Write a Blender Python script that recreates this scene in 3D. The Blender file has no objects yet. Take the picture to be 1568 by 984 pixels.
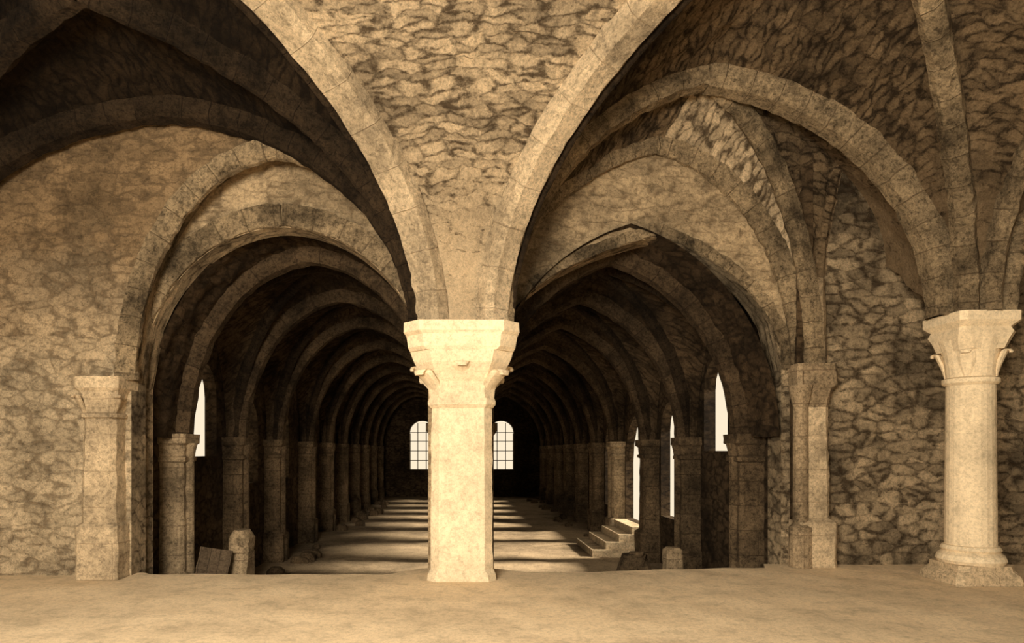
import bpy, math, random
from mathutils import Vector, noise
random.seed(4)
R=math.radians
# ---------------------------------------------------------------- materials
def nd(nt,t,**k):
    n=nt.nodes.new(t)
    for a,b in k.items(): setattr(n,a,b)
    return n
def ramp(nt,fac,stops):
    r=nd(nt,'ShaderNodeValToRGB'); e=r.color_ramp.elements
    while len(e)<len(stops): e.new(0.5)
    for i,(p,c) in enumerate(stops):
        e[i].position=p; e[i].color=(c[0],c[1],c[2],1) if isinstance(c,(tuple,list)) else (c,c,c,1)
    nt.links.new(fac,r.inputs[0]); return r.outputs[0]
def mixc(nt,typ,f,a,b):
    m=nd(nt,'ShaderNodeMix',data_type='RGBA',blend_type=typ)
    for s,v in ((m.inputs[0],f),(m.inputs[6],a),(m.inputs[7],b)):
        if isinstance(v,bpy.types.NodeSocket): nt.links.new(v,s)
        elif isinstance(v,(int,float)) and s==m.inputs[0]: s.default_value=v
        else: s.default_value=(v[0],v[1],v[2],1)
    return m.outputs[2]
def math_(nt,op,a,b=None,c=None):
    m=nd(nt,'ShaderNodeMath',operation=op)
    for i,v in enumerate((a,b,c)):
        if v is None: continue
        if isinstance(v,bpy.types.NodeSocket): nt.links.new(v,m.inputs[i])
        else: m.inputs[i].default_value=v
    return m.outputs[0]
def noise_(nt,vec,scale,det=4,rough=.6):
    n=nd(nt,'ShaderNodeTexNoise'); n.inputs['Scale'].default_value=scale; n.inputs['Detail'].default_value=det; n.inputs['Roughness'].default_value=rough
    nt.links.new(vec,n.inputs['Vector']); return n
def stone(name,base,dark,mode='rubble',sx=3.2,sy=6.5,joint=0.26,stain=0.45,bump=0.6,jmix=0.8,cellvar=0.4,stscale=0.7,crumb=.6,upper=None,wash=False,joff=0.0):
    m=bpy.data.materials.new(name); m.use_nodes=True; nt=m.node_tree; L=nt.links
    bs=nt.nodes['Principled BSDF']; bs.inputs['Roughness'].default_value=0.95
    bs.inputs['Specular IOR Level'].default_value=0.1
    tc=nd(nt,'ShaderNodeTexCoord'); uv=tc.outputs['UV']; ob=tc.outputs['Object']
    n1=noise_(nt,uv,2.2,4,.6)
    sub=nd(nt,'ShaderNodeVectorMath',operation='SUBTRACT'); L.new(n1.outputs['Color'],sub.inputs[0]); sub.inputs[1].default_value=(.5,.5,.5)
    sc=nd(nt,'ShaderNodeVectorMath',operation='SCALE'); L.new(sub.outputs[0],sc.inputs[0]); sc.inputs['Scale'].default_value=0.2 if mode=='rubble' else 0.05
    ad=nd(nt,'ShaderNodeVectorMath',operation='ADD'); L.new(uv,ad.inputs[0]); L.new(sc.outputs[0],ad.inputs[1])
    fine=noise_(nt,ob,19,8,.82); mid=noise_(nt,ob,3.6,8,.74); big=noise_(nt,ob,stscale,7,.65)
    grit=noise_(nt,ob,60,4,.8)
    stn=ramp(nt,big.outputs[0],[(0.36,stain),(0.56,1.0)])
    patch=ramp(nt,mid.outputs[0],[(.36,.0),(.56,1.0)])
    mask=cv=ws=None
    if mode=='rubble':
        mp=nd(nt,'ShaderNodeVectorMath',operation='MULTIPLY'); L.new(ad.outputs[0],mp.inputs[0]); mp.inputs[1].default_value=(sx,sy,1)
        ve=nd(nt,'ShaderNodeTexVoronoi',feature='DISTANCE_TO_EDGE',voronoi_dimensions='2D'); ve.inputs['Scale'].default_value=1; L.new(mp.outputs[0],ve.inputs['Vector'])
        vc=nd(nt,'ShaderNodeTexVoronoi',feature='F1',voronoi_dimensions='2D'); vc.inputs['Scale'].default_value=1; L.new(mp.outputs[0],vc.inputs['Vector'])
        pit=nd(nt,'ShaderNodeVectorMath',operation='MULTIPLY'); L.new(uv,pit.inputs[0]); pit.inputs[1].default_value=(4.2,9.5,1)
        pn=noise_(nt,pit.outputs[0],1.0,7,.78)
        o=math_(nt,'MULTIPLY_ADD',fine.outputs[0],-1.2,.61)
        o2=math_(nt,'MULTIPLY_ADD',mid.outputs[0],1.0,-.45+joff)
        o3=math_(nt,'MULTIPLY_ADD',pn.outputs[0],1.0,-.48)
        m2=math_(nt,'ADD',ve.outputs['Distance'],o); m2=math_(nt,'ADD',m2,o2); m2=math_(nt,'ADD',m2,o3)
        if wash:
            su=nd(nt,'ShaderNodeSeparateXYZ'); L.new(uv,su.inputs[0])
            ws=ramp(nt,math_(nt,'MULTIPLY_ADD',mid.outputs[0],.25,math_(nt,'MULTIPLY',su.outputs[1],.25)),[(.28,1.0),(.72,0.0)])
            m2=math_(nt,'MULTIPLY_ADD',ws,.26,m2)
        mask=ramp(nt,m2,[(0.0,0.0),(joint,1.0)])
        sepr=nd(nt,'ShaderNodeSeparateColor'); L.new(vc.outputs['Color'],sepr.inputs[0])
        cv=ramp(nt,sepr.outputs[0],[(0.0,1-cellvar),(0.6,1.0)])
        if ws is not None: cv=mixc(nt,'MIX',ws,cv,(1,1,1))
    elif mode=='ashlar':
        br=nd(nt,'ShaderNodeTexBrick'); L.new(ad.outputs[0],br.inputs['Vector']); br.inputs['Scale'].default_value=1
        br.inputs['Brick Width'].default_value=sx; br.inputs['Row Height'].default_value=sy; br.inputs['Mortar Size'].default_value=.008
        br.inputs['Mortar Smooth'].default_value=.6
        br.inputs['Color1'].default_value=(1,1,1,1); br.inputs['Color2'].default_value=(1-cellvar,)*3+(1,); br.inputs['Mortar'].default_value=(1-cellvar*.5,)*3+(1,)
        bf=math_(nt,'MULTIPLY',br.outputs['Fac'],patch)
        mask=math_(nt,'SUBTRACT',1.0,bf); cv=br.outputs['Color']
    if ws is not None:
        stn=mixc(nt,'MIX',math_(nt,'MULTIPLY',ws,.7),stn,(1,1,1))
    col=mixc(nt,'MULTIPLY',1.0,base,stn)
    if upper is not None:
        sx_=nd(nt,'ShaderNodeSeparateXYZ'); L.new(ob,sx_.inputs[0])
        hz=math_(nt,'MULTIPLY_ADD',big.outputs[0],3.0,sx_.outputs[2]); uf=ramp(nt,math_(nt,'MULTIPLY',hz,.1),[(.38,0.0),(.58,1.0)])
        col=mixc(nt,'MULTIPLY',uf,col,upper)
    if cv is not None: col=mixc(nt,'MULTIPLY',1.0,col,cv)
    fr=ramp(nt,fine.outputs[0],[(0.38,0.15),(0.54,1.0)])
    cf=crumb
    if ws is not None: cf=math_(nt,'MULTIPLY_ADD',ws,-crumb*.5,crumb)
    col=mixc(nt,'MULTIPLY',cf,col,fr)
    mr=ramp(nt,mid.outputs[0],[(0.34,0.35),(0.5,1.0)])
    col=mixc(nt,'MULTIPLY',cf,col,mr)
    gr=ramp(nt,grit.outputs[0],[(0.36,0.45),(0.55,1.06)])
    col=mixc(nt,'MULTIPLY',min(1,crumb*.8),col,gr)
    if mask is not None:
        jm=math_(nt,'MULTIPLY_ADD',mask,jmix,1-jmix)
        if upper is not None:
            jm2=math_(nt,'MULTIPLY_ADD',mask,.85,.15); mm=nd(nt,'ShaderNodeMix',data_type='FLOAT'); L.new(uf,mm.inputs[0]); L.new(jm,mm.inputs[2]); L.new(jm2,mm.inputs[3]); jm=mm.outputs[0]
        col=mixc(nt,'MIX',jm,dark,col)
    L.new(col,bs.inputs['Base Color'])
    h=math_(nt,'MULTIPLY',fine.outputs[0],1.3); h=math_(nt,'MULTIPLY_ADD',mid.outputs[0],.7,h)
    if mask is not None: h=math_(nt,'ADD',h,mask)
    bm=nd(nt,'ShaderNodeBump'); bm.inputs['Strength'].default_value=bump; bm.inputs['Distance'].default_value=.07
    L.new(h,bm.inputs['Height']); L.new(bm.outputs[0],bs.inputs['Normal'])
    return m
LT=(.88,.70,.46)
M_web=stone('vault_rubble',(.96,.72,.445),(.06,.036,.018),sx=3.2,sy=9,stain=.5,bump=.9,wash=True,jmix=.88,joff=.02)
M_webd=stone('vault_rubble_shaded',(.045,.028,.014),(.007,.004,.002),sx=3.4,sy=9.5,stain=.3,bump=.8)  # vault rubble copy, shade of the upper-left vault put into the base colour
M_webm=stone('vault_rubble_half_shaded',(.36,.245,.135),(.02,.012,.006),sx=3.2,sy=9,stain=.16,bump=.9,wash=True,jmix=.88)  # vault rubble copy, half shade of the right-hand webs painted into its tone
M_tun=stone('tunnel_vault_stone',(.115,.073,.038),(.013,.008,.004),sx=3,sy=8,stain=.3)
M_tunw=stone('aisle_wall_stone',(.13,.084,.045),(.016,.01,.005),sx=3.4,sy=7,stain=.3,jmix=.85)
M_wall=stone('rubble_wall_stone',(.92,.68,.41),(.06,.036,.018),sx=3.6,sy=6.8,stain=.2,jmix=.86,bump=1.0,joff=.04,stscale=.8)
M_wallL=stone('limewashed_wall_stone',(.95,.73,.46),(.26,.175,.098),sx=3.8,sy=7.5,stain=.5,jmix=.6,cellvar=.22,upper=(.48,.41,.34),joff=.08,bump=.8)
M_plast=stone('old_plaster',(.66,.48,.28),(.15,.096,.052),sx=3.4,sy=7.5,stain=.38,jmix=.6,cellvar=.18,joff=.1,bump=.7)
M_col=stone('pale_limestone',LT,(.5,.36,.2),mode='plain',stain=.76,bump=.3,crumb=.34)
M_rib=stone('rib_ashlar',(.74,.54,.315),(.2,.14,.08),mode='ashlar',sx=40,sy=.36,stain=.28,bump=1.0,cellvar=.2,jmix=.6,crumb=.85,stscale=1.0)
M_rib1=stone('rib_plastered',(.98,.75,.475),(.3,.2,.12),mode='ashlar',sx=40,sy=.5,stain=.5,bump=.8,cellvar=.06,jmix=.25,crumb=.62)
M_ribd=stone('rib_ashlar_shaded',(.08,.051,.027),(.02,.012,.007),mode='ashlar',sx=40,sy=.36,stain=.3,bump=.9,cellvar=.3,jmix=.6,crumb=.8)  # rib ashlar copy, darkened so the colour carries the vault shade
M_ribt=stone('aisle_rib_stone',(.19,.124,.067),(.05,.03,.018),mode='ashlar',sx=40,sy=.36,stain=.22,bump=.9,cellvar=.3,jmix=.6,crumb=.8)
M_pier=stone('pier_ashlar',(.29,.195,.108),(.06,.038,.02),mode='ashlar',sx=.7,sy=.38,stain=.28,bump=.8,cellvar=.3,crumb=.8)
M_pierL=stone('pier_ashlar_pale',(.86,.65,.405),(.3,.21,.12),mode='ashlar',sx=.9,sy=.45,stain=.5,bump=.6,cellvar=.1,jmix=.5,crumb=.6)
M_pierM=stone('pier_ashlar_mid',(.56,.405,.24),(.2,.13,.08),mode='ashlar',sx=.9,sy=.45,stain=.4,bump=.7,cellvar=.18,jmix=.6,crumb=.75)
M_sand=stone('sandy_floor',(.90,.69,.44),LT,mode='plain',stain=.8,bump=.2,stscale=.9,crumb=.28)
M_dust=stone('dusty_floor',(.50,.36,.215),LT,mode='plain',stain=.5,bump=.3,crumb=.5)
M_wood=stone('dark_wood',(.13,.09,.055),(.02,.015,.01),mode='ashlar',sx=.14,sy=2,stain=.7,bump=.2)
M_bar=stone('window_bar_paint',(.35,.27,.18),LT,mode='plain',stain=.8,bump=.05)
# ---------------------------------------------------------------- mesh builder
class MB:
    def __init__(s): s.v=[];s.f=[];s.uv=[];s.m=[];s.mats=[]
    def mi(s,mat):
        if mat not in s.mats: s.mats.append(mat)
        return s.mats.index(mat)
    def grid(s,P,UV,ni,nj,mat):
        b=len(s.v); k=s.mi(mat)
        for i in range(ni):
            for j in range(nj):
                s.v.append(tuple(P(i,j))); s.uv.append(UV(i,j))
        for i in range(ni-1):
            for j in range(nj-1):
                s.f.append((b+i*nj+j,b+(i+1)*nj+j,b+(i+1)*nj+j+1,b+i*nj+j+1)); s.m.append(k)
    def poly(s,pts,uvs,mat):
        b=len(s.v); s.v+= [tuple(p) for p in pts]; s.uv+=uvs; s.f.append(tuple(range(b,b+len(pts)))); s.m.append(s.mi(mat))
    def quad(s,a,b,c,d,mat):
        a,b,c,d=map(Vector,(a,b,c,d)); n=(b-a).cross(d-a)
        ax=max(range(3),key=lambda i:abs(n[i]))
        def U(p): return (p[1],p[2]) if ax==0 else ((p[0],p[2]) if ax==1 else (p[0],p[1]))
        s.poly([a,b,c,d],[U(p) for p in (a,b,c,d)],mat)
    def box(s,x0,x1,y0,y1,z0,z1,mat):
        q=s.quad
        q((x0,y0,z0),(x1,y0,z0),(x1,y0,z1),(x0,y0,z1),mat); q((x1,y1,z0),(x0,y1,z0),(x0,y1,z1),(x1,y1,z1),mat)
        q((x0,y1,z0),(x0,y0,z0),(x0,y0,z1),(x0,y1,z1),mat); q((x1,y0,z0),(x1,y1,z0),(x1,y1,z1),(x1,y0,z1),mat)
        q((x0,y0,z1),(x1,y0,z1),(x1,y1,z1),(x0,y1,z1),mat); q((x0,y1,z0),(x1,y1,z0),(x1,y0,z0),(x0,y0,z0),mat)
    def obj(s,name,parent=None,smooth=False):
        me=bpy.data.meshes.new(name); me.from_pydata(s.v,[],s.f); me.update()
        ul=me.uv_layers.new(name='UVMap')
        for l in me.loops: ul.data[l.index].uv=s.uv[l.vertex_index]
        for mt in s.mats: me.materials.append(mt)
        for p,k in zip(me.polygons,s.m): p.material_index=k; p.use_smooth=smooth
        o=bpy.data.objects.new(name,me); bpy.context.scene.collection.objects.link(o)
        if parent: o.parent=parent
        return o
def rough(p,amp,fr=1.7):
    return Vector(p)+noise.noise_vector(Vector(p)*fr)*amp+noise.noise_vector(Vector(p)*fr*3.3)*amp*.6
# ---------------------------------------------------------------- arcs, ribs, webs
def arc(S,P,m=85,n=60):
    S=Vector(S);P=Vector(P);m=R(m);o=[]
    for i in range(n+1):
        th=m*i/n; f=(1-math.cos(th))/(1-math.cos(m)); h=math.sin(th)/math.sin(m)
        o.append(Vector((S.x+(P.x-S.x)*f,S.y+(P.y-S.y)*f,S.z+(P.z-S.z)*h)))
    return o
def web(mb,c1,c2,mat,bulge=.12,ns=None,amp=.05):
    n=len(c1); w=max((a-b).length for a,b in zip(c1,c2)); ns=ns or max(3,int(w/.08)+2)
    L=[0]
    for i in range(1,n): L.append(L[-1]+((c1[i]-c1[i-1]).length+(c2[i]-c2[i-1]).length)/2)
    off=random.random()*7
    def P(i,j):
        s=j/(ns-1); p=c1[i].lerp(c2[i],s); p.z+=bulge*math.sin(math.pi*s)*(i/(n-1)); 
        e=min(s,1-s)*2
        return rough(p,amp*(min(1,e*3)),2.8) 
    def UV(i,j): return ((j/(ns-1)-.5)*(c1[i]-c2[i]).length+off,L[i])
    mb.grid(P,UV,n,ns,mat)
def sweep(mb,c,w,d,mat,ch=.07,back=.12,amp=.022,shift=0):
    D=Vector((c[-1].x-c[0].x,c[-1].y-c[0].y,0)); D.normalize(); S=Vector((-D.y,D.x,0))
    prof=[(-w/2,-back),(-w/2,d-ch),(-w/2+ch,d),(w/2-ch,d),(w/2,d-ch),(w/2,-back)]
    n=len(c); rings=[];L=[0]
    for i in range(n):
        a=c[max(0,i-1)];b=c[min(n-1,i+1)];t=(b-a).normalized(); al=t.dot(D)
        N=D*t.z-Vector((0,0,1))*al
        rings.append([rough(c[i]+S*(p[0]+shift)+N*p[1],amp,6.5) for p in prof])
        if i: L.append(L[-1]+(c[i]-c[i-1]).length)
    off=random.random()*.3
    for k in range(len(prof)-1):
        mb.grid(lambda i,j:rings[i][k+j],lambda i,j:(1.5+(k+j)*.08,L[i]+off),n,2,mat)
def loft(mb,cx,cy,secs,mat,cap=True,worn=.0):
    if worn:   # subdivide tall stretches so the arrises can be chipped
        s2=[secs[0]]
        for a,b in zip(secs,secs[1:]):
            k=max(1,int((b[0]-a[0])/.07))
            for q in range(1,k+1): s2.append(tuple(a[t]+(b[t]-a[t])*q/k for t in range(4)))
        secs=s2
    def sec(z,hx,hy,ch):
        o=[Vector((cx+a,cy+b,z)) for a,b in ((-hx+ch,-hy),(hx-ch,-hy),(hx,-hy+ch),(hx,hy-ch),(hx-ch,hy),(-hx+ch,hy),(-hx,hy-ch),(-hx,-hy+ch))]
        if worn: o=[p+Vector((*(noise.noise_vector(p*7)*worn+noise.noise_vector(p*2.2)*worn*.6).xy,0)) for p in o]
        return o
    S=[sec(*s) for s in secs]; n=len(S)
    for k in range(8):
        k2=(k+1)%8; 
        mb.grid(lambda i,j:S[i][(k+j)%8],lambda i,j:(k*.37+j*(S[0][k]-S[0][k2]).length,S[i][0].z),n,2,mat)
    if cap:
        mb.poly(S[-1],[(p.x,p.y) for p in S[-1]],mat); mb.poly(S[0][::-1],[(p.x,p.y) for p in S[0][::-1]],mat)
def roundloft(mb,cx,cy,secs,mat,n=24):
    N=len(secs)
    mb.grid(lambda i,j:Vector((cx+secs[i][1]*math.cos(2*math.pi*j/n),cy+secs[i][1]*math.sin(2*math.pi*j/n),secs[i][0])),
            lambda i,j:(j/n*2*math.pi*.3,secs[i][0]),N,n+1,mat)
    mb.poly([Vector((cx+secs[-1][1]*math.cos(2*math.pi*j/n),cy+secs[-1][1]*math.sin(2*math.pi*j/n),secs[-1][0])) for j in range(n)],[(0,0)]*n,mat)
def leaf(mb,cx,cy,ang,r0,z0,r1,z1,w,mat):
    d=Vector((math.cos(ang),math.sin(ang),0)); s=Vector((-d.y,d.x,0)); pts=[]
    n=16
    for i in range(n):
        t=i/(n-1)
        if t<.65:
            q=t/.65; r=r0+(r1-r0)*q**1.8; z=z0+(z1-z0)*q; 
        else:
            q=(t-.65)/.35*math.pi*1.1; rr=w*.2; r=r1+rr*(1-math.cos(q)); z=z1+rr*math.sin(q)
        ww=w*(.35+.7*math.sin(min(1,t*1.25)*math.pi*.7))*(1 if t<.8 else 1-(t-.8)*2.2)
        pts.append((r,z,ww))
    m=10
    def P(i,j):
        r,z,ww=pts[i]; a=2*math.pi*j/(m-1)
        return Vector((cx,cy,z))+d*(r+math.cos(a)*ww*.22)+s*(math.sin(a)*ww*.5)
    mb.grid(P,lambda i,j:(j*.05,pts[i][1]),n,m,mat)
def arched_wall(mb,x0,x1,z0,z1,y0,y1,holes,mat,dx=.12,soffit=None):
    xs=set([x0,x1])
    for xa,xb,zb,tp in holes:
        n=26
        for i in range(n+1): xs.add(xa+(xb-xa)*i/n)
    xs=sorted(xs)
    for a,b in zip(xs,xs[1:]):
        if b-a<1e-6: continue
        mid=(a+b)/2; h=[q for q in holes if q[0]<mid<q[1]]
        if not h:
            for y in (y0,y1): mb.quad((a,y,z0),(b,y,z0),(b,y,z1),(a,y,z1),mat)
        else:
            xa,xb,zb,tp=h[0]; ta,tb=tp(a),tp(b)
            for y in (y0,y1):
                mb.quad((a,y,ta),(b,y,tb),(b,y,z1),(a,y,z1),mat)
                if zb>z0: mb.quad((a,y,z0),(b,y,z0),(b,y,zb),(a,y,zb),mat)
            mb.poly([(a,y0,ta),(b,y0,tb),(b,y1,tb),(a,y1,ta)],[(a,0),(b,0),(b,y1-y0),(a,y1-y0)],soffit or mat)
            if zb>z0: mb.quad((a,y0,zb),(b,y0,zb),(b,y1,zb),(a,y1,zb),mat)
    for xa,xb,zb,tp in holes:
        for x in (xa,xb):
            t=tp(x)
            if t>zb+.01: mb.quad((x,y0,zb),(x,y1,zb),(x,y1,t),(x,y0,t),soffit or mat)
    mb.quad((x0,y0,z0),(x0,y1,z0),(x0,y1,z1),(x0,y0,z1),mat); mb.quad((x1,y0,z0),(x1,y1,z0),(x1,y1,z1),(x1,y0,z1),mat)
def toparc(xa,za,xc,zc,xb,zb,m=85):
    m=R(m)
    def h(f):
        f=min(max(f,0),1); c=1-f*(1-math.cos(m)); return math.sqrt(max(0,1-c*c))/math.sin(m)
    def t(x):
        if x<=xc: return za+(zc-za)*h((x-xa)/(xc-xa))
        return zb+(zc-zb)*h((xb-x)/(xb-xc))
    return t
# ---------------------------------------------------------------- key points
YA=8.4
KL=(-3.1,4.9,6.4); KR=(3.1,4.9,6.4)
TL=(-3.7,6.3,6.1); TLc=(-3.7,8.2,5.95); TRc=(3.1,8.2,6.35)
WL=(-2.4,8.4,5.55); WR=(2.75,9.1,5.85)
RX,RY=6.27,8.05
PX,PY=4.87,9.1
zs=3.15
aL1=arc((-.40,8.12,zs-.02),KL); aR1=arc((.40,8.12,zs-.02),KR)
aL2=arc((-.46,8.24,zs),TL); aLt=arc((-.48,8.3,zs),TLc)
aRt=arc((.48,8.3,zs),TRc,80); aRw=arc((.45,9.0,zs-.1),WR,80)
cv=MB()
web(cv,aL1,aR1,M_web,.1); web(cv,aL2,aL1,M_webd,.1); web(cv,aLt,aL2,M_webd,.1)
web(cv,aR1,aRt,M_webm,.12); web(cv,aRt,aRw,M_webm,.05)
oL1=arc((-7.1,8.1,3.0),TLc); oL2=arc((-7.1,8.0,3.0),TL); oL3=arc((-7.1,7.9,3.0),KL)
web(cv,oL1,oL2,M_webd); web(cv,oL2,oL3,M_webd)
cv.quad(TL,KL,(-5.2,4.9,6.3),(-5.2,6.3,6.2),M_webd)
r0=arc((RX-.25,RY+.02,3.25),TRc,80); r1=arc((RX-.2,RY-.2,3.25),KR); r2=arc((RX,RY-.27,3.25),(6.2,4.9,6.2)); r3=arc((RX+.2,RY,3.25),(8.8,7.6,6.2)); r3b=arc((RX+.2,RY-.2,3.25),(8.8,4.9,6.4))
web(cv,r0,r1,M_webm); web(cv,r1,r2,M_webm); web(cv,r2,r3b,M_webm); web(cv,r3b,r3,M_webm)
p0=arc((PX-.16,PY+.02,2.8),WR,80); p1=arc((PX-.02,PY-.06,2.8),(3.1,8.35,6.35),80); p2=arc((PX+.14,PY+.09,2.8),(5.75,9.19,6.3),85)
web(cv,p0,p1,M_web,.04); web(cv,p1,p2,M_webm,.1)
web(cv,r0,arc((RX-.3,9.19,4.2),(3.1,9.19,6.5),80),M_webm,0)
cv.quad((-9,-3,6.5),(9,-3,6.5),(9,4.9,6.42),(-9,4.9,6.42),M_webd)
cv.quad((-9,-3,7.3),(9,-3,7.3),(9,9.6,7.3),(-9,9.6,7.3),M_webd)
cv.obj('ceiling',smooth=True)
rb=MB()
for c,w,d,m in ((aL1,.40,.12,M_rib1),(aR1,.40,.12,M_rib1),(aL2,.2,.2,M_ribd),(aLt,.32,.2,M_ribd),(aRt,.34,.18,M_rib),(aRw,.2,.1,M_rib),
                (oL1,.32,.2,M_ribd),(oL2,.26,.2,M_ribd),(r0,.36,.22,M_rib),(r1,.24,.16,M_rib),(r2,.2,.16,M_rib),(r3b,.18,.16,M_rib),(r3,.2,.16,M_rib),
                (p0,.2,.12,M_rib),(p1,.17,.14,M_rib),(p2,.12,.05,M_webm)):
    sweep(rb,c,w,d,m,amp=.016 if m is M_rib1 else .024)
for c,s in ((aL1,.24),(aR1,-.24)):
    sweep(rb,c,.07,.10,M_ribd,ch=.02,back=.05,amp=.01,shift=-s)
rb.obj('vault_ribs')
# ---------------------------------------------------------------- central column
mb=MB()
loft(mb,0,YA,[(0,.43,.43,.1),(.08,.42,.42,.1),(.14,.385,.385,.1),(2.2,.375,.375,.1)],M_col,worn=.009)
zt=zs
loft(mb,0,YA,[(zt-.90,.40,.40,.12),(zt-.80,.41,.41,.13),(zt-.70,.44,.44,.15),(zt-.60,.50,.50,.18),(zt-.48,.58,.58,.22),(zt-.34,.63,.63,.25)],M_col,worn=.012)
loft(mb,0,YA,[(zt-.34,.63,.63,.22),(zt-.30,.65,.65,.2),(zt-.16,.67,.67,.2),(zt-.12,.70,.70,.2),(zt,.70,.70,.2)],M_col,worn=.014)
loft(mb,0,YA,[(zt-1.02,.385,.385,.1),(zt-.98,.42,.42,.12),(zt-.94,.42,.42,.12),(zt-.90,.40,.40,.1)],M_col,worn=.008)
for k in range(4):
    leaf(mb,0,YA,math.pi/4+k*math.pi/2,.44,zt-.86,.62,zt-.62,.27,M_col)
    leaf(mb,0,YA,k*math.pi/2,.37,zt-.74,.55,zt-.52,.22,M_col)
loft(mb,0,YA+.05,[(zs,.54,.32,.12),(3.5,.55,.3,.12),(3.9,.5,.2,.15)],M_rib1)
mb.obj('central_column')
# ---------------------------------------------------------------- right engaged column
mb=MB()
roundloft(mb,RX,RY,[(.42,.265),(2.42,.25)],M_col)
roundloft(mb,RX,RY,[(0.22,.33),(.27,.36),(.33,.34),(.37,.29),(.40,.31),(.44,.29),(.45,.26)],M_col)
loft(mb,RX,RY,[(-.02,.42,.38,.06),(.1,.40,.36,.07),(.17,.34,.33,.08),(.23,.34,.33,.1)],M_pierL,worn=.02)
roundloft(mb,RX,RY,[(2.40,.26),(2.43,.29),(2.48,.29),(2.5,.25),(2.62,.26),(2.8,.29),(2.95,.34)],M_col)
loft(mb,RX,RY,[(2.82,.28,.28,.1),(2.95,.32,.32,.1),(3.02,.34,.34,.08),(3.08,.32,.32,.08),(3.15,.37,.37,.06),(3.26,.37,.37,.06)],M_col,worn=.01)
for k in range(4): leaf(mb,RX,RY,math.pi/4+k*math.pi/2,.25,2.5,.32,2.78,.17,M_col)
loft(mb,RX,RY+.05,[(3.25,.28,.28,.1),(3.8,.3,.28,.1),(4.1,.3,.26,.12)],M_rib)
mb.obj('engaged_column')
# ---------------------------------------------------------------- right pier P
mb=MB()
loft(mb,PX,PY+.1,[(0,.27,.30,.04),(.62,.27,.30,.04),(.68,.21,.23,.05),(2.2,.2,.22,.06)],M_pierL,worn=.016)
loft(mb,PX,PY+.1,[(2.2,.2,.22,.06),(2.3,.22,.24,.08),(2.45,.25,.27,.08),(2.5,.27,.29,.04),(2.8,.27,.29,.04)],M_pierM,worn=.016)
loft(mb,PX,PY+.1,[(2.78,.2,.2,.06),(4.0,.22,.16,.1)],M_pierM,worn=.016)
roundloft(mb,PX-.2,PY-.1,[(0.0,.15),(.55,.15),(.6,.1),(2.2,.095),(2.3,.12),(2.5,.16)],M_pierM,14)
mb.obj('stone_pier')
mb=MB()
BX,BY=-4.53,8.33
loft(mb,BX,BY,[(0,.26,.26,.03),(.66,.26,.26,.03),(.7,.215,.215,.05),(2.0,.205,.205,.06),(2.02,.235,.235,.05),(2.06,.235,.235,.05),(2.08,.205,.205,.05),(2.25,.22,.22,.06),(2.34,.25,.25,.05),(2.38,.28,.28,.03),(2.52,.28,.28,.03)],M_pierL,worn=.014)
for e in (5,7): leaf(mb,BX,BY,e*math.pi/4,.26,2.05,.33,2.26,.15,M_pierL)
mb.obj('stone_pier')
# ---------------------------------------------------------------- end wall of the room
mb=MB()
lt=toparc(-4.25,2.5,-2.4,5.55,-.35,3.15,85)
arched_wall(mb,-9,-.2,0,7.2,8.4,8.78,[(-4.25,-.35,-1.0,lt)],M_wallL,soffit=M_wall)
lt2=toparc(-4.3,2.45,-2.42,4.6,-.45,2.45,88)
arched_wall(mb,-4.5,-.1,-1,7.2,8.76,9.1,[(-4.3,-.45,-1.0,lt2)],M_plast,soffit=M_wall)
sweep(mb,arc((-4.28,8.36,2.5),(-2.4,8.36,5.45)),.22,.12,M_rib,shift=0); sweep(mb,arc((-.38,8.36,3.1),(-2.4,8.36,5.45)),.22,.12,M_rib)
c=[(-4.3,8.74,2.45),(-2.42,8.74,4.6)]
sweep(mb,arc(c[0],c[1],88),.08,.0,M_rib,ch=.01,back=.3); sweep(mb,arc((-.45,8.74,2.45),c[1],88),.08,.0,M_rib,ch=.01,back=.3)
mb.obj('wall_back_left')
mb=MB()
rt=toparc(.45,2.9,2.75,4.62,4.5,2.75,64)
arched_wall(mb,.1,9,-1,7.2,9.2,9.6,[(.45,4.5,-1.0,rt)],M_wall,soffit=M_wall)
mb.obj('wall_back_right')
mb=MB()
sweep(mb,arc((.45,9.18,2.9),(2.75,9.18,4.62),64),.08,0,M_rib,ch=.01,back=.15); sweep(mb,arc((4.5,9.18,2.75),(2.75,9.18,4.62),64),.08,0,M_rib,ch=.01,back=.15)
n=40
def lun(x): return toparc(.45,3.05,2.75,5.8,4.6,2.8,80)(x)
for i in range(n):
    a=.5+(4.55-.5)*i/n; b=.5+(4.55-.5)*(i+1)/n
    ra=rt(a) if a<4.5 else 2.75; rb_=rt(b) if b<4.5 else 2.75
    mb.quad((a,9.17,ra+.02),(b,9.17,rb_+.02),(b,9.17,max(lun(b),rb_+.03)),(a,9.17,max(lun(a),ra+.03)),M_plast)
mb.obj('pointed_entrance_arch')
mb=MB(); mb.box(8.8,9.1,-3,9.4,0,7.2,M_wall); mb.obj('wall_right')
mb=MB(); mb.box(-9.1,-8.8,-3,8.6,0,7.2,M_wall); mb.obj('wall_left')
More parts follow.
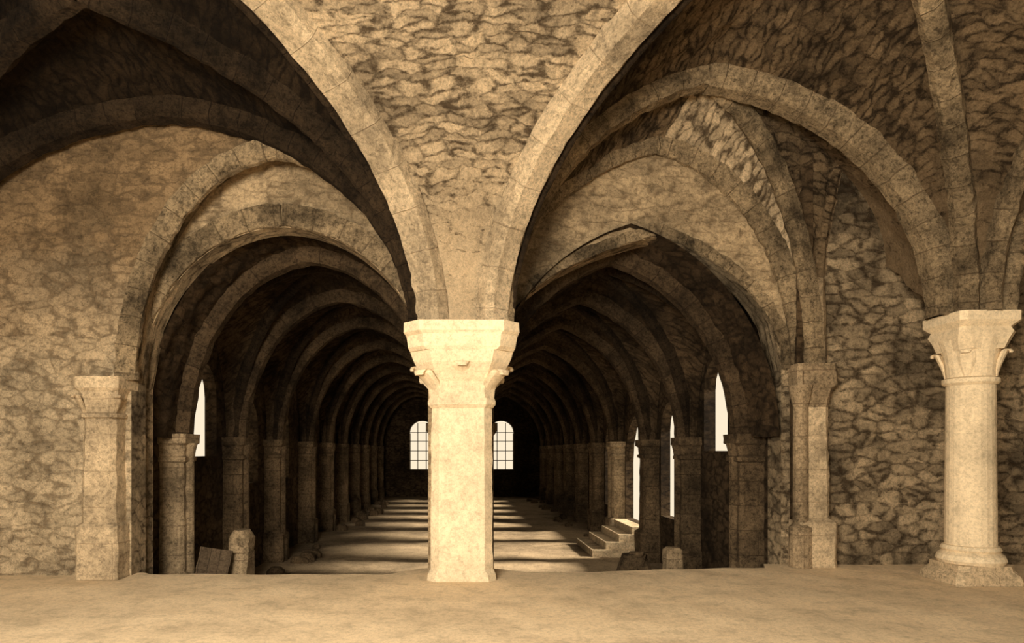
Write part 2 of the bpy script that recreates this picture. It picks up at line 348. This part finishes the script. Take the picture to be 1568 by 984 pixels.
# ---------------------------------------------------------------- platform floor
def edge(x):
    y=8.47+.5*(1/(1+math.exp(-(x-2.2)*1.5)))
    y=max(y,8.9-.9*max(0,abs(x)-.5))
    if x>4.2: y=9.25
    if x<-4.1: y=8.55
    return y+noise.noise(Vector((x*2.5,3,1)))*.06
mb=MB(); nx=150; ny=90
mb.grid(lambda i,j:Vector((-9+18*i/(nx-1), -3+(edge(-9+18*i/(nx-1))+3)*j/(ny-1), (noise.noise(Vector((i*.25,j*.25,0)))*.012))),
        lambda i,j:(-9+18*i/(nx-1),j*.13),nx,ny,M_sand)
mb.grid(lambda i,j:Vector((-9+18*i/(nx-1), edge(-9+18*i/(nx-1))+(0 if j==0 else .03), (noise.noise(Vector((i*.25,(ny-1)*.25,0)))*.012) if j==0 else -1.05)),
        lambda i,j:(-9+18*i/(nx-1),j*1.0),nx,2,M_wall)
mb.obj('floor',smooth=False)
mb=MB()
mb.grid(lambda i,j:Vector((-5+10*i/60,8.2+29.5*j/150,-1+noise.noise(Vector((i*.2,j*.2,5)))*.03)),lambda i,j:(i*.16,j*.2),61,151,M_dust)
mb.obj('floor_sunken')
# ---------------------------------------------------------------- tunnel
YS=[10.2,12.85,15.5]+[18.7+2.7*k for k in range(7)]; YEND=37.2
WX=4.62
ZC=-1.0
mbv=MB(); mbr=MB()
frames=[9.35]+YS+[YEND]
for sgn in (-1,1):
    pm=86 if sgn<0 else 74
    for k in range(len(frames)-1):
        ya,yb=frames[k],frames[k+1]; ym=(ya+yb)/2
        if k==0:
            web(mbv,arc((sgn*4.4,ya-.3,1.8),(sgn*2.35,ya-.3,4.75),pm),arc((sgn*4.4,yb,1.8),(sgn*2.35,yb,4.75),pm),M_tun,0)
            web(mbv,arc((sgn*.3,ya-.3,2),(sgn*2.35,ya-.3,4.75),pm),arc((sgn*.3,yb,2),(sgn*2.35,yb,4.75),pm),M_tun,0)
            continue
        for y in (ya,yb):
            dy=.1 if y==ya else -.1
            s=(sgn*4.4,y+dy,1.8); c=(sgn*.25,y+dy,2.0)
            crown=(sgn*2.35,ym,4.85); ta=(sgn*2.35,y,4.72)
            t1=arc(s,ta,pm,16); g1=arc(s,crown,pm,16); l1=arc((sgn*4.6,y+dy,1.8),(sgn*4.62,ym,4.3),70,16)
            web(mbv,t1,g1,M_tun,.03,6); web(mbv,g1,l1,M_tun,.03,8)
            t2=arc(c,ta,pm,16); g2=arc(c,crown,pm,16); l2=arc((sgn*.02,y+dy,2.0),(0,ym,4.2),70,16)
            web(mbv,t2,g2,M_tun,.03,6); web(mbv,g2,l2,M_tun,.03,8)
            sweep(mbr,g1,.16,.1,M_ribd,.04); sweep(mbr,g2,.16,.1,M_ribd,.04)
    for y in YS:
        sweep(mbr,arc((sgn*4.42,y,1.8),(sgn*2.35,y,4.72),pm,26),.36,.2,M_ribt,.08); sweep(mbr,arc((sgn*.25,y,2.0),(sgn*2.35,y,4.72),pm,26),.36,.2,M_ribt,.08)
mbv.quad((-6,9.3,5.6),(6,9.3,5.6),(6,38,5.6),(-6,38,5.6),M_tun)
for a,b in zip(YS,YS[1:]):
    sweep(mbr,arc((0,a+.15,2.0),(0,(a+b)/2,4.2),70,14),.4,.14,M_ribd,.06); sweep(mbr,arc((0,b-.15,2.0),(0,(a+b)/2,4.2),70,14),.4,.14,M_ribd,.06)
mbv.obj('ceiling_aisles',smooth=True); mbr.obj('transverse_arches')
for y in YS:
    mb=MB()
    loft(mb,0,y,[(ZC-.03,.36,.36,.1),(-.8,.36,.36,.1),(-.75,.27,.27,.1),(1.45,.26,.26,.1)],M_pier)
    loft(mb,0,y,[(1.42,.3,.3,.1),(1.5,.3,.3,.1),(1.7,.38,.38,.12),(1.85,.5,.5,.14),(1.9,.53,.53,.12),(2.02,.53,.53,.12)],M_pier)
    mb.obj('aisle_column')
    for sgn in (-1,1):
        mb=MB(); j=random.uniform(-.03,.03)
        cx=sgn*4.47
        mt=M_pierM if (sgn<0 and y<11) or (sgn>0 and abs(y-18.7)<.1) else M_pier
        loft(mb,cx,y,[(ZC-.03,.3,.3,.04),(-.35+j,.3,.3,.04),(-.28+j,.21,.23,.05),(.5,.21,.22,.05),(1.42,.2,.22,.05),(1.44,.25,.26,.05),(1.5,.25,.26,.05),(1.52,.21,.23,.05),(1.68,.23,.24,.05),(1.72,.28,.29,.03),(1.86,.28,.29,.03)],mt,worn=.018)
        if not (sgn>0 and y==15.5): roundloft(mb,cx-sgn*.2,y,[(ZC,.14),(-.5,.14),(-.45,.09),(1.45,.09),(1.6,.11),(1.72,.14)],mt,12)
        mb.obj('wall_pier')
WT=.22
def sidewall(name,sgn,ops):
    mb=MB(); xa,xb=sorted((sgn*WX,sgn*(WX+WT)))
    y=9.0
    for (a,b,z0,z1) in sorted(ops):
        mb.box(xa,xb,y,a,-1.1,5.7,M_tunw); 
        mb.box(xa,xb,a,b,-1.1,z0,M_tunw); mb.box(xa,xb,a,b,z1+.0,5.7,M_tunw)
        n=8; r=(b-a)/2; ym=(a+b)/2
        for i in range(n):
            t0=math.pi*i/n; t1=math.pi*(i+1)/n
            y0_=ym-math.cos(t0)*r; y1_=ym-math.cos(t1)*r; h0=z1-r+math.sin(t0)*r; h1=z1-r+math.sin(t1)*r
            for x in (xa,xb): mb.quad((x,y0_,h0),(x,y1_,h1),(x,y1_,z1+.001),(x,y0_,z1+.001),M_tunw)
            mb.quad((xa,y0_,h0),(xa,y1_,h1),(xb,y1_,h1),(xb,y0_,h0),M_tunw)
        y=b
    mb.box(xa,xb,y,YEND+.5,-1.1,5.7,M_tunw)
    return mb.obj(name)
opsL=[(11.1,12.3,1.5,3.2)]+[(y+.85,y+1.95,.9,2.7) for y in YS[1:9]]
sidewall('wall_aisle_left',-1,opsL)
opsR=[(11.35,12.45,1.6,3.3),(13.85,15.15,.1,2.7),(15.8,18.4,-.3,2.6),(19.1,21.0,-.1,2.6)]+[(y+.8,y+2.0,.3,2.8) for y in YS[4:9]]
sidewall('wall_aisle_right',1,opsR)
mb=MB(); holes=[]
for cx in (-2.27,2.27):
    xa,xb=cx-.72,cx+.72
    holes.append((xa,xb,.5,lambda x,cx=cx:2.6+math.sqrt(max(0,.72**2-(x-cx)**2))))
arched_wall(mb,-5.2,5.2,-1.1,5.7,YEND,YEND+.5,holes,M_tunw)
mb.obj('wall_far')
for i,cx in enumerate((-2.27,2.27)):
    mb=MB(); y=YEND+.2
    for dx in (-.24,.24): mb.box(cx+dx-.022,cx+dx+.022,y,y+.05,.5,3.2,M_bar)
    for z in (1.05,1.6,2.15,2.65): mb.box(cx-.72,cx+.72,y,y+.05,z-.02,z+.02,M_bar)
    mb.box(cx-.72,cx-.66,y,y+.06,.5,2.6,M_bar); mb.box(cx+.66,cx+.72,y,y+.06,.5,2.6,M_bar); mb.box(cx-.72,cx+.72,y,y+.06,.5,.56,M_bar)
    mb.obj('window_%d'%(i+1))
mb=MB()
for i in range(4):
    mb.box(3.2+.35*i,4.6,16.0+.1*i,18.2,-1.02,-.83+.175*i,M_pierL)
mb.obj('stone_steps')
mb=MB()
loft(mb,-3.34,9.75,[(-1.02,.21,.24,.04),(-.3,.21,.24,.04),(-.28,.2,.22,.04),(.1,.2,.22,.05)],M_pierM,worn=.025)
loft(mb,-3.3,9.8,[(.1,.15,.18,.04),(.3,.15,.17,.05),(.42,.08,.12,.04)],M_pierM,worn=.03)
mb.obj('broken_pier_stub')
mb=MB(); mb.box(-.23,.23,-.02,.02,0,1.22,M_wood); mb.box(-.23,.23,-.045,-.02,.2,.3,M_wood); mb.box(-.23,.23,-.045,-.02,.9,1.0,M_wood)
o=mb.obj('leaning_board'); o.location=(-3.68,9.2,-1.0); o.rotation_euler=(R(-8),R(8),0)
mb=MB(); 
loft(mb,3.15,9.75,[(-1.02,.13,.13,.03),(.12,.12,.12,.03),(.16,.09,.09,.03)],M_pierM,worn=.01); mb.obj('stone_post')
mb=MB()
roundloft(mb,2.75,10.4,[(-1.02,.3),(-.6,.32),(-.3,.28),(-.05,.2)],M_pier,14); leaf(mb,2.75,10.4,-1.7,.2,-.3,.3,0,.25,M_pier); mb.obj('carved_stone_fragment')
mb=MB()
for i in range(60):
    s=random.choice((-1,1)); y=random.uniform(11,34); x=s*random.uniform(3.4,4.1); r=random.uniform(.06,.2)
    if s>0 and y<19: continue
    loft(mb,x,y,[(-1.02,r,r*.8,r*.3),(-1+r*.7,r*.9,r*.8,r*.3),(-1+r*1.1,r*.5,r*.5,r*.2)],M_pier)
mb.obj('fallen_rubble')
# ---------------------------------------------------------------- lights
w=bpy.data.worlds.new('World'); bpy.context.scene.world=w; w.use_nodes=True
bg=w.node_tree.nodes['Background']; bg.inputs[0].default_value=(1.0,.85,.62,1); bg.inputs[1].default_value=1.0
def area(name,loc,target,sx,sy,e,col=(1,.90,.74)):
    l=bpy.data.lights.new(name,'AREA'); l.shape='RECTANGLE'; l.size=sx; l.size_y=sy; l.energy=e; l.color=col
    o=bpy.data.objects.new(name,l); bpy.context.scene.collection.objects.link(o); o.location=loc
    o.rotation_euler=(Vector(target)-Vector(loc)).to_track_quat('-Z','Y').to_euler(); return o
area('daylight_rear',(-2.2,-1.5,3.3),(.9,7.8,1.9),3,2,1500)
sl=bpy.data.lights.new('sun','SUN'); sl.energy=14; sl.angle=R(9); sl.color=(1,.91,.75)
so=bpy.data.objects.new('sun',sl); bpy.context.scene.collection.objects.link(so)
so.rotation_euler=Vector((-1,.03,-.50)).to_track_quat('-Z','Y').to_euler()
# ---------------------------------------------------------------- camera
cam=bpy.data.cameras.new('camera'); co=bpy.data.objects.new('camera',cam); bpy.context.scene.collection.objects.link(co)
co.location=(0,0,1.6); co.rotation_euler=(R(90),0,0)
cam.sensor_width=36; cam.lens=36*1000/1568; cam.shift_x=77/1568; cam.shift_y=198/1568; cam.clip_start=.05
bpy.context.scene.camera=co
bpy.context.scene.view_settings.view_transform='Standard'
